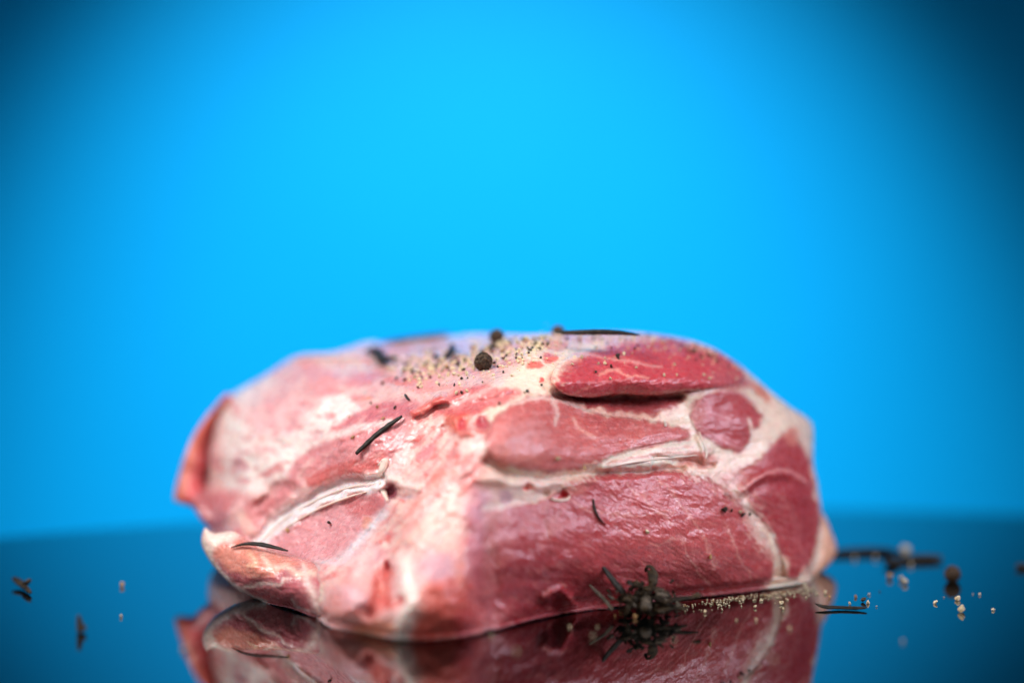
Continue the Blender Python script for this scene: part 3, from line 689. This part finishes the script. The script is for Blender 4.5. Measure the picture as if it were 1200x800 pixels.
def tube(name, pts, radii, mat, parent=None, flat=.6, nseg=10, groove_d=.25, up=None):
    """needle-like body along 3-D points: flattened, grooved, tapered ends"""
    pts = [Vector(p) for p in pts]
    sp = []
    for i in range(len(pts) - 1):
        p0, p1, p2, p3 = pts[max(i - 1, 0)], pts[i], pts[i + 1], pts[min(i + 2, len(pts) - 1)]
        for k in range(6):
            t = k / 6
            sp.append(.5 * ((2 * p1) + (p2 - p0) * t + (2 * p0 - 5 * p1 + 4 * p2 - p3) * t * t + (-p0 + 3 * p1 - 3 * p2 + p3) * t ** 3))
    sp.append(pts[-1])
    rad = np.interp(np.linspace(0, 1, len(sp)), np.linspace(0, 1, len(radii)), radii)
    base = sp[0].copy() if parent is None else Vector((0, 0, 0))
    vs, fs = [], []
    upv = Vector(up) if up is not None else Vector((0, -.3, 1))
    for i, p in enumerate(sp):
        tg = (sp[min(i + 1, len(sp) - 1)] - sp[max(i - 1, 0)]).normalized()
        sx = tg.cross(upv).normalized(); sy = sx.cross(tg).normalized()
        for k in range(nseg):
            a = 2 * math.pi * k / nseg
            g = 1 - groove_d * max(0, math.sin(a)) ** 6
            j = 1 + .06 * math.sin(i * 1.7 + k)
            vs.append(p + sx * math.cos(a) * rad[i] * j + sy * math.sin(a) * rad[i] * flat * g * j - base)
    for i in range(len(sp) - 1):
        for k in range(nseg):
            a = i * nseg + k; b_ = i * nseg + (k + 1) % nseg
            fs.append((a, b_, b_ + nseg, a + nseg))
    fs.append(tuple(range(nseg))[::-1]); fs.append(tuple(range(len(vs) - nseg, len(vs))))
    o = mesh_obj(name, vs, fs, mat, parent); o.location = base
    return o

# thin strands and scraps of fat that belong to the piece
M_STRAND = M_FATM = None
m, nt, b = new_mat('soft_fat'); M_FATM = m
tc = N(nt, 'ShaderNodeTexCoord'); n = N(nt, 'ShaderNodeTexNoise'); n.inputs['Scale'].default_value = 300
nt.links.new(tc.outputs['Object'], n.inputs['Vector']); cr = N(nt, 'ShaderNodeValToRGB')
cr.color_ramp.elements[0].color = (.78, .55, .46, 1); cr.color_ramp.elements[1].color = (.86, .72, .64, 1)
nt.links.new(n.outputs[0], cr.inputs[0]); nt.links.new(cr.outputs[0], b.inputs['Base Color']); b.inputs['Roughness'].default_value = .3
b.inputs['Subsurface Weight'].default_value = .3; b.inputs['Subsurface Scale'].default_value = .001; b.inputs['Subsurface Radius'].default_value = (1, .4, .3)
def strand(path, r, lift=.0006, name='fat_strand'):
    pts = []
    for (u, v) in path:
        p, n_ = surf(u, v); pts.append(p + n_ * lift)
    k = len(path); rr = [r * .35] + [r] * (k - 2) + [r * .3] if k > 2 else [r, r * .4]
    return tube(name, pts, rr, M_FATM, pork, .7, 8, 0)
strand([(819,506),(821,514),(825,522),(827,530),(826,537)], .0005, .0002)
strand([(706,548),(740,541),(780,536),(816,533)], .0007, .0)
strand([(445,545),(452,540),(449,552),(446,560)], .0012, .0005)
strand([(780,496),(779,500),(778,494)], .0004, .0004)
strand([(300,642),(330,612),(370,587),(408,572),(440,567)], .0004, .0002, 'sheath_strand')
strand([(336,618),(372,597),(405,583),(430,576)], .0005, .0002, 'sheath_strand'); strand([(446,566),(449,578),(456,588)], .0009, .0005, 'sheath_strand')
strand([(644,583),(653,586),(664,585),(668,580)], .0005, .0001)

MPX = .65 / FPX                                    # metres per photo pixel at the focus plane
def rrot(): return (random.uniform(0, 6.28), random.uniform(0, 6.28), random.uniform(0, 6.28))
def on_meat(u, v, px, meshes, name, sink=.2, depth=None):
    p, n_ = surf(u, v); s = (1.2 if sink > .13 else 1.0) * px * MPX * (p.y / .65)
    return link(name, random.choice(meshes), p + n_ * s * (.5 - sink), rrot(), s)
# singled-out seasonings on the meat
def corn_at(u, v, px, me, label, d=None):
    if d is None:
        p, n_ = surf(u, v); s = px * MPX * (p.y / .65); loc = p + n_ * s * .40
    else:
        s = px * d / FPX; loc = Vector(P(u, v, d))
    o = link('peppercorn', me, loc, rrot(), s); tag(o, label, 'peppercorn', 'whole black peppercorns'); return o
corn_at(568, 432, 22, CORN, 'whole brown peppercorn in sharp focus on top of the meat')
corn_at(582, 394, 18, CORN2, 'blurred dark peppercorn behind the sharp one at the crest', .700)
corn_at(654, 388.5, 16, CORN, 'dark peppercorn peeking over the crest beside the long needle', .700)

def needle_on(path, r, label, lift=.0004, group='dried needle leaves', flat=.65, name='dried_needle', prof=None):
    pts = []
    for q in path:
        if isinstance(q, Vector): pts.append(q)
        elif len(q) == 3: pts.append(Vector(P(*q)))
        else:
            p, n_ = surf(*q); pts.append(p + n_ * lift)
    o = tube(name, pts, prof or [r * .55, r, r, r * .9, r * .3], M_NEEDLE, None, flat)
    if label: tag(o, label, 'herb needle', group)
    return o
pa, pb = surf(422,533), surf(475,490)
pa = pa[0] + pa[1] * .0014; pb = pb[0] + pb[1] * .0012
needle_on([pa.lerp(pb, k / 4) + Vector((0, 0, .0006 * math.sin(k / 4 * 3.14))) for k in range(5)], .0010, 'straight dark needle lying diagonally on the left slope of the meat', .0008, prof=[.0007,.0010,.0011,.0010,.0005])
needle_on([(652,389.2,.672),(680,388.6,.667),(705,388.4,.665),(730,389.6,.666),(749,392.2,.670)], .0009, 'long dark needle lying along the top edge of the meat', prof=[.0005,.0009,.001,.001,.0008,.0003])
needle_on([(658,391.5,.674),(690,391.0,.669),(725,391.2,.668),(746,393.0,.671)], .0005, 'thin needle tucked under the long one at the top edge')
needle_on([(694,585),(696,597),(702,608),(709,615)], .00045, 'short curved black needle stuck on the right cut face', .0004)
lipz = DL
def lip_pt(u, v, lift=.0006): 
    p = P(u, v, sample(DL, np.array(float(u)), np.array(float(v))) - .0011); return (u, v, float(p[1]) - lift * .5)
needle_on([lip_pt(271,641),lip_pt(286,637),lip_pt(302,637),lip_pt(318,640),lip_pt(337,645)], .0007, 'curved dark needle lying across the lip of meat', prof=[.0002,.0006,.0008,.0009,.0007,.0003])
# dark herbs at the blurred far top left
needle_on([(430,415),(442,419),(452,424),(468,424)], .0013, 'blurred dark needle on the far left top of the meat', .0012)
needle_on([(452,404),(480,397,.742),(510,393,.742),(528,391,.742)], .0011, 'blurred needle along the far top edge of the meat', .001)
needle_on([(440,412),(446,422),(450,430)], .0018, 'stubby blurred herb leaf on the far left top', .0012)
needle_on([(560,416,.690),(575,408,.692),(592,402,.694),(608,398,.696)], .0014, 'dark twig of herb just behind the sharp peppercorn')
needle_on([(524,424),(530,416),(531,408)], .0010, 'short upright herb bit behind the pepper crumbs', .0014)
needle_on([(476,463.5),(478,468),(481,471)], .0004, 'tiny curved dark herb bit above the diagonal needle', .0006)

GR = 'cracked pepper crumbs on top of the meat'
spots = [(548,440,7,'P'),(552,428,7,'P'),(540,432,6,'P'),(572,411,8,'P'),(586,406,8,'P'),(594,404,7,'P'),(607,403,7,'P'),(617,400,8,'P'),(524,432,6,'T'),(520,433,5,'P'),(560,421,6,'P'),(533,452,4,'K'),(515,452,4,'K'),(590,414,8,'T'),
 (492,446,6,'P'),(503,440,6,'P'),(507,434,7,'P'),(544,423,5,'K'),(538,427,5,'K'),(584,431,4,'K'),(590,437,4,'K'),(600,441,4,'P'),(618,460,6,'K'),(614,461,4,'T'),(585,474,6,'K'),(536,462,6,'P'),(542,461,5,'K'),(548,459,5,'P'),(490,455,4,'K'),(566,448,3,'K'),
 (626,405,4,'K'),(620,411,4,'K'),(634,397,6,'P'),(631,398,5,'K'),(644,399,6,'P'),(657,403,5,'P'),(651,406,4,'P'),(672,400,5,'P'),(670,428,6,'P'),(674,420,6,'P'),(681,420,6,'P'),(709,421,5,'P'),(709,427,6,'P'),(724,420,8,'K'),(731,416,5,'P'),
 (716,431,6,'K'),(698,437,5,'K'),(715,444,4,'P'),(745,432,4,'P'),(727,401,5,'P'),(742,398,6,'P'),(716,408,4,'K'),(698,409,4,'K'),(701,427,4,'P'),(766,398,6,'P'),(779,409,5,'P'),(765,405,3,'K'),(634,452,4,'K'),
 (680,402,4,'K'),(706,399,5,'P'),(699,402,4,'P'),(778,441,5,'P'),(793,440,4,'P'),(815,422,4,'K'),(853,430,4,'K'),(824,440,4,'P'),(830,444,4,'P'),(790,428,4,'P'),(796,411,5,'P'),(824,411,4,'P'),(838,417,4,'P'),
 (434,512,0,'x'),(415,513,6,'T'),(450,491,6,'T'),(443,478,5,'T'),(410,489,4,'P'),(464,478,6,'K'),(449,450,5,'K'),(435,473,4,'K'),(465,445,6,'K')]
def zone(u, v):
    if u > 640 and v < 403: return 'along the right half of the crest'
    if u > 640: return 'on the deep red top muscle'
    if u > 700: return 'on the right shoulder'
    if v > 452: return 'on the left slope near the diagonal needle' if u < 500 else 'on the folds below the sharp peppercorn'
    if u > 585: return 'on the pale fat between the sharp peppercorn and the top muscle'
    if u > 520: return 'close around the sharp peppercorn'
    return 'in the blurred patch left of the sharp peppercorn'
KN = {'P': 'pale cracked pepper crumb ', 'T': 'tan cracked pepper crumb ', 'K': 'black pepper husk flake '}
for (u, v, px, k) in spots:
    if k == 'x': continue
    o = on_meat(u, v, px * .9, {'P': PALE, 'T': TAN, 'K': HUSK}[k], 'pepper_grain' if k != 'K' else 'pepper_husk', .15)
    tag(o, KN[k] + zone(u, v), 'pepper', 'pepper bits ' + zone(u, v))
# more crumbs along the crest and the left shoulder
r2 = np.random.default_rng(21); FINE = []
for i in range(190):
    if i < 64: u = r2.uniform(635, 868); v = None; top = np.interp(u, [635,700,745,790,820,842,870], [392,389.5,390.5,396,403,412,430]); v = top + 1.5 + abs(r2.normal()) * 5; px = r2.uniform(2.2, 4.8)
    elif i < 110: u = r2.uniform(480, 625); v = np.interp(u, [480,560,625], [447,424,402]) + r2.normal() * 6; px = r2.uniform(2.5, 6)
    else: u = r2.uniform(455, 640); v = np.interp(u, [455,560,640], [428,412,398]) + r2.normal() * 7; v = max(v, 396); px = r2.uniform(3.5, 7.5)
    if px < 3.2: FINE.append((u, v, px)); continue
    k = 'P' if r2.random() < .58 else ('K' if r2.random() < .75 else 'T')
    o = on_meat(u, v, px, {'P': PALE, 'T': TAN, 'K': HUSK}[k], 'pepper_grain' if k != 'K' else 'pepper_husk', .12)
    tag(o, KN[k] + zone(u, v), 'pepper', 'pepper bits ' + zone(u, v))
for (u, v, px, k, l) in [(388,614,8,'K','black flake on the smooth lilac muscle'),(338,622,6,'T','orange pepper crumb on the smooth lilac muscle'),(652,537,7,'P','yellow pepper crumb on the pale middle muscle'),(684,546,5,'T','golden crumb in the crease under the middle muscle'),
                     (757,623,6,'P','square pale crumb on the big red muscle'),(846,597,8,'K','largest black flake on the right cut face'),(856,597,5,'K','small black flake beside the largest one on the cut face'),(869,603,6,'K','black flake on the fat line of the cut face'),
                     (831,651,6,'T','brown crumb low on the big red muscle'),(878,603,4,'K','tiny dark speck right of the flakes on the cut face'),(866,599,4,'P','pale crumb among the black flakes on the cut face'),(345,655,6,'T','greenish crumb on the pale edge of the lip')]:
    o = on_meat(u, v, px, {'P': PALE, 'T': TAN, 'K': HUSK}[k], 'pepper_grain' if k != 'K' else 'pepper_husk', .15); tag(o, l, 'pepper', 'pepper bits on the sides of the meat')

# dust too fine to count
def dust(name, pts, label, mat):
    bm = bmesh.new()
    for p, s in pts:
        q = bmesh.ops.create_icosphere(bm, subdivisions=1, radius=s / 2)['verts']
        for v in q: v.co = Vector(v.co) * random.uniform(.7, 1.3) + Vector(p)
    me = bpy.data.meshes.new(name); bm.to_mesh(me); bm.free(); me.materials.append(mat)
    o = bpy.data.objects.new(name, me); COL.objects.link(o); o['kind'] = 'stuff'; o['label'] = label; o['category'] = 'pepper dust'
    return o
pts = []
for (u, v, px) in FINE:
    p, n_ = surf(u, v); pts.append((p + n_ * .0002, px * MPX * .9))
for i in range(330):
    if i < 200: u = r2.uniform(640, 880); v = np.interp(u, [635,700,745,790,820,842,870,885], [391,389,390,395.5,402,411.5,430,445]) + 1 + abs(r2.normal()) * 14
    else: u = r2.uniform(470, 640); v = np.interp(u, [470,560,640], [452,428,402]) + r2.normal() * 12
    p, n_ = surf(u, v); pts.append((p + n_ * .0001, r2.uniform(.0002, .0005)))
for i in range(170):
    u = r2.uniform(470, 648); v = np.interp(u, [470,560,648], [440,421,399]) + r2.normal() * 9
    if v < 396: continue
    p, n_ = surf(u, v); pts.append((p + n_ * .0002, r2.uniform(.0005, .0011)))
dust('pepper_dust', pts, 'fine pale pepper dust sprinkled along the top of the meat', M_PALE)
pts = []
for i in range(150):
    if i < 110: u = r2.uniform(470, 645); v = np.interp(u, [470,560,645], [438,420,399]) + r2.normal() * 8
    else: u = r2.uniform(640, 860); v = np.interp(u, [635,700,745,790,820,842,870], [391,389,390,395.5,402,411.5,430]) + 2 + abs(r2.normal()) * 8
    if v < 393: continue
    p, n_ = surf(u, v); pts.append((p + n_ * .0002, r2.uniform(.0004, .0012)))
dust('herb_dust', pts, 'dark specks of herb and pepper husk strewn along the top of the meat', M_HERB)
pts = []
for i in range(230):
    u = r2.uniform(800, 960); v = np.interp(u, [800,850,900,950], [706,700,694,688]) + 1 + abs(r2.normal()) * 5
    s = r2.uniform(.0002, .0006); q = G(u, v); pts.append((Vector((q[0], q[1], s * .4)), s))
dust('pepper_dust', pts, 'fine pepper dust on the table along the foot of the cut face', M_PALE)

# ------------------------------------------------------------------ on the table
def on_table(u, v, px, meshes, name, label, group='pepper bits strewn on the table'):
    q = G(u, v); s = px * q[1] / FPX
    o = link(name, random.choice(meshes) if isinstance(meshes, list) else meshes, (q[0], q[1], s * .36), rrot(), s); tag(o, label, 'pepper', group); return o
q = G(1116, 681); s = 20 * q[1] / FPX
o = link('peppercorn', CORN2, (q[0], q[1], s * .46), (1, 2, .5), s); tag(o, 'lone dark peppercorn standing on the table right of the meat', 'peppercorn', 'whole black peppercorns')
T = [(1042,678,10,'T','brown crumb below the rear needles on the table'),(1056,680,9,'P','pale crumb pair, left one, below the rear needles'),(1060,684,8,'P','pale crumb pair, right one, below the rear needles'),
 (1096,707,6,'P','small pale grain left below the lone peppercorn'),(1122,703,8,'P','half pale half dark grain just below the lone peppercorn'),(1127,717,12,'P','largest pale grain on the table right of the meat'),
 (1148,697,4,'P','tiny pale grain right of the lone peppercorn'),(1164,715,5,'P','tiny dull grain at the far right of the table'),(1058,752,5,'P','faint blurred grain on the dark table at lower right'),
 (1003,700,5,'T','orange crumb above the table needle'),(1018,697,4,'P','pale crumb above the tip of the table needle'),(1012,705,8,'K','black flake at the tip of the table needle'),(1017,707,6,'P','pale chip beside the black flake at the needle tip'),
 (996,708,5,'P','flat pale crumb on the table needle'),(1027,711,3,'P','speck right of the table needle'),(967,695,5,'P','pale crumb at the right foot of the meat'),(972,700,5,'T','brown crumb at the right foot of the meat'),(1031,693,3,'K','dark speck above the table needle'),
 (143,687,9,'T','tan crumb on the table left of the lip'),(142,723,5,'P','small orange white crumb on the table at lower left'),
 (1106,700,2.5,'P','speck left of the lone peppercorn'),(1140,696,2,'P','faint speck on the dark table at right'),(943,688,6,'P','white grain at the foot of the right end')]
for (u, v, px, k, l) in T: on_table(u, v, px, {'P': PALE, 'T': TAN, 'K': HUSK}[k], 'pepper_grain' if k != 'K' else 'pepper_husk', l)
F = [(605,764,6),(464,762,4),(695,747,6),(863,727,4),(886,727,5),(925,737,5),(906,773,7),(790,751,5),(215,762,7),(916,708,7),(918,714,5),(700,735,4),(576,746,5),(826,718,5),(846,715,4),(668,735,4),(885,712,5)]
for (u, v, px) in F: on_table(u, v, px, PALE, 'pepper_grain', 'pale pepper grain on the mirroring table in front of the meat', 'pepper grains in front of the meat')
for i in range(24):
    u = r2.uniform(806, 930); v = np.interp(u, [800,850,900,950], [707,701,696,689]) + abs(r2.normal()) * 3.5
    on_table(u, v, r2.uniform(1.8, 4.5), PALE if r2.random() < .7 else TAN, 'pepper_grain', 'pepper crumb in the trail along the foot of the cut face', 'crumb trail at the foot of the cut face')

def table_needle(path, r, label, z=None, prof=None, name='dried_needle', mat=M_NEEDLE):
    pts = []
    for q in path:
        zz = q[2] if len(q) > 2 else r * .6
        p = G(q[0], q[1], zz); pts.append(Vector(p))
    o = tube(name, pts, prof or [r * .4, r, r, r, r * .5], mat, None, .65)
    if label: tag(o, label, 'herb needle', 'dried needle leaves')
    return o
table_needle([(956,707,.0012),(966,710.5,.0008),(985,711.5,.0006),(1003,712,.0006),(1016,711.5,.0008)], .0007, 'slim dark needle on the table at the right end of the meat')
table_needle([(966,648),(1000,645.5),(1030,645),(1056,648)], .0016, 'long blurred needle on the table behind the right end')
table_needle([(1052,655),(1075,653.5),(1104,653)], .0017, 'shorter blurred needle lying farther right behind the meat')
table_needle([(1040,659),(1050,656)], .002, 'stubby blurred herb bit between the two rear needles')
for (u, v, px, l) in [(1061,650,15,'large pale blurred crumb between the two rear needles'),(1002,655,6,'blurred pink white crumb near the meat behind the needle'),(1026,654,6,'blurred white crumb under the long rear needle'),(1067,663,6,'blurred pinkish crumb under the large rear crumb')]:
    on_table(u, v, px, PALE, 'pepper_grain', l, 'blurred crumbs by the rear needles')
table_needle([(1190,663),(1206,663)], .0014, 'dark needle end cut by the right frame edge')
# forked herb bit and single bud at the left
fork = bpy.data.objects.new('forked_herb', None); COL.objects.link(fork); tag(fork, 'small dark forked herb bit on the table at far left', 'herb')
fork.location = G(27, 686)
def child_tube(root, pts, rr, name, mat=M_HERB, flat=.7):
    o = tube(name, [Vector(p) - root.location for p in pts], rr, mat, root, flat); return o
child_tube(fork, [G(17, 677, .002), G(27, 685, .0012), G(36, 694, .0008)], [.0008, .0012, .0009, .0004], 'stem')
child_tube(fork, [G(26, 686, .001), G(31, 682, .0022), G(36, 679, .003)], [.0006, .0010, .0011, .0005], 'leaf')
bud = bpy.data.objects.new('clove_bud', None); COL.objects.link(bud); bud.location = G(93, 745); tag(bud, 'slim brown dried bud standing upright on the table at lower left', 'spice')
bq = G(94, 741); bl = lambda dx, dz: Vector((bq[0] + dx, bq[1], dz))
child_tube(bud, [bl(.0004, .0003), bl(0, .0016), bl(-.0004, .0045)], [.0013, .0012, .0008, .0004], 'stem', M_HERB)
child_tube(bud, [bl(.0006, .0008), bl(.0013, .0018)], [.0008, .0010, .0004], 'bud_scale', M_HERB)

# ------------------------------------------------------------------ herb clump at the foot of the meat
sprig = bpy.data.objects.new('herb_sprig', None); COL.objects.link(sprig); sprig.location = G(757, 722)
tag(sprig, 'dark tangled dried herb clump leaning on the foot of the meat', 'herb')
def sp_pt(u, v, z): return Vector(P(u, v, ground_depth(u, 722, 0) + z))       # z here: metres behind (+) or before (-) the clump
def sp_t(path, rr, name, mat=M_HERB, flat=.6):
    return tube(name, [sp_pt(*q) - sprig.location for q in path], rr, mat, sprig, flat)
sp_t([(703,658,.004),(712,671,.004),(722,684,.003),(730,694,.002),(735,708,.001)], [.0005,.0009,.0010,.0010,.0007], 'leaf', M_NEEDLE)
sp_t([(691,685,.003),(700,694,.001),(710,704,-.001),(718,714,-.002)], [.0003,.0006,.0007,.0006], 'leaf', M_STEM)
sp_t([(733,697,-.001),(737,705,-.002),(735,716,-.002),(730,726,-.001)], [.0007,.0010,.0009,.0004], 'leaf', M_HERB)
sp_t([(757,712,-.004),(757,704,-.001),(758,694,.003)], [.0015,.0014,.0011], 'stem', M_STEM, 1.0)
sp_t([(757.2,713.5,-.0046),(757,711,-.003)], [.0009,.0011], 'stem_pith', M_HERB, 1.0)
sp_t([(745,694,.003),(756,689,.002),(770,690,.002),(782,697,.002),(788,704,.002)], [.0006,.0011,.0012,.0010,.0004], 'leaf')
sp_t([(760,668,.006),(764,674,.004),(765,682,.003),(760,690,.003)], [.0005,.0012,.0014,.0008], 'bud')
sp_t([(757,669,.0065),(758,664,.006),(763,664,.006),(768,672,.005),(769,680,.004)], [.0004,.0007,.0007,.0007,.0004], 'leaf', M_HERB)
sp_t([(775,706,-.001),(790,702,.001),(806,700,.002),(818,699,.003)], [.0011,.0010,.0008,.0004], 'leaf')
sp_t([(770,716,-.003),(785,712,-.002),(800,712,-.001),(806,714,-.001)], [.0008,.0010,.0008,.0003], 'leaf')
sp_t([(785,683,.004),(788,680,.004),(790,679,.004)], [.0003,.0005,.0003], 'leaf', M_NEEDLE)
rh = np.random.default_rng(33)
for i in range(95):
    u = 756 + rh.normal() * 19; v = 704 + rh.normal() * 9; v = min(v, 718)
    a = rh.uniform(0, 6.28); L = rh.uniform(3, 10); z = rh.uniform(-.003, .005)
    if v - abs(L * math.sin(a) * .5) < 676: continue
    v1 = min(v + L * .5 * math.sin(a), 719); v0 = min(v - L * .5 * math.sin(a), 719)
    bend = rh.normal() * 4.5
    sp_t([(u - L * .5 * math.cos(a), v0, z), (u + bend, v + bend * .5 if v + bend * .5 < 719 else 719, z + rh.normal() * .001), (u + L * .5 * math.cos(a), v1, z + rh.normal() * .0015)],
         [.0002, rh.uniform(.0004, .0012), .0002], 'leaf', M_HERB if rh.random() < .85 else M_STEM, rh.uniform(.3, .8))
HERBC = [chip_mesh('bud', 300 + i, M_HERB, 2, .7, .8) for i in range(5)]
for i in range(70):
    u = 752 + rh.normal() * 16; v = min(703 + rh.normal() * 9, 717); px = rh.uniform(3, 10)
    if v < 682: continue
    link('bud', HERBC[i % 5], sp_pt(u, v, rh.uniform(-.002, .004)) - sprig.location, rrot(), px * .64 / FPX, sprig)
for (u, v, px, l) in [(727,718,6,'brown crumb left of the herb clump'),(744,724,8,'tan crumb before the herb clump'),(738,717,6,'tan crumb at the left foot of the herb clump'),(803,711,6,'golden crumb right of the herb clump'),(721,722,4,'small crumb beside the slanting leaf')]:
    on_table(u, v, px, TAN, 'pepper_grain', l)
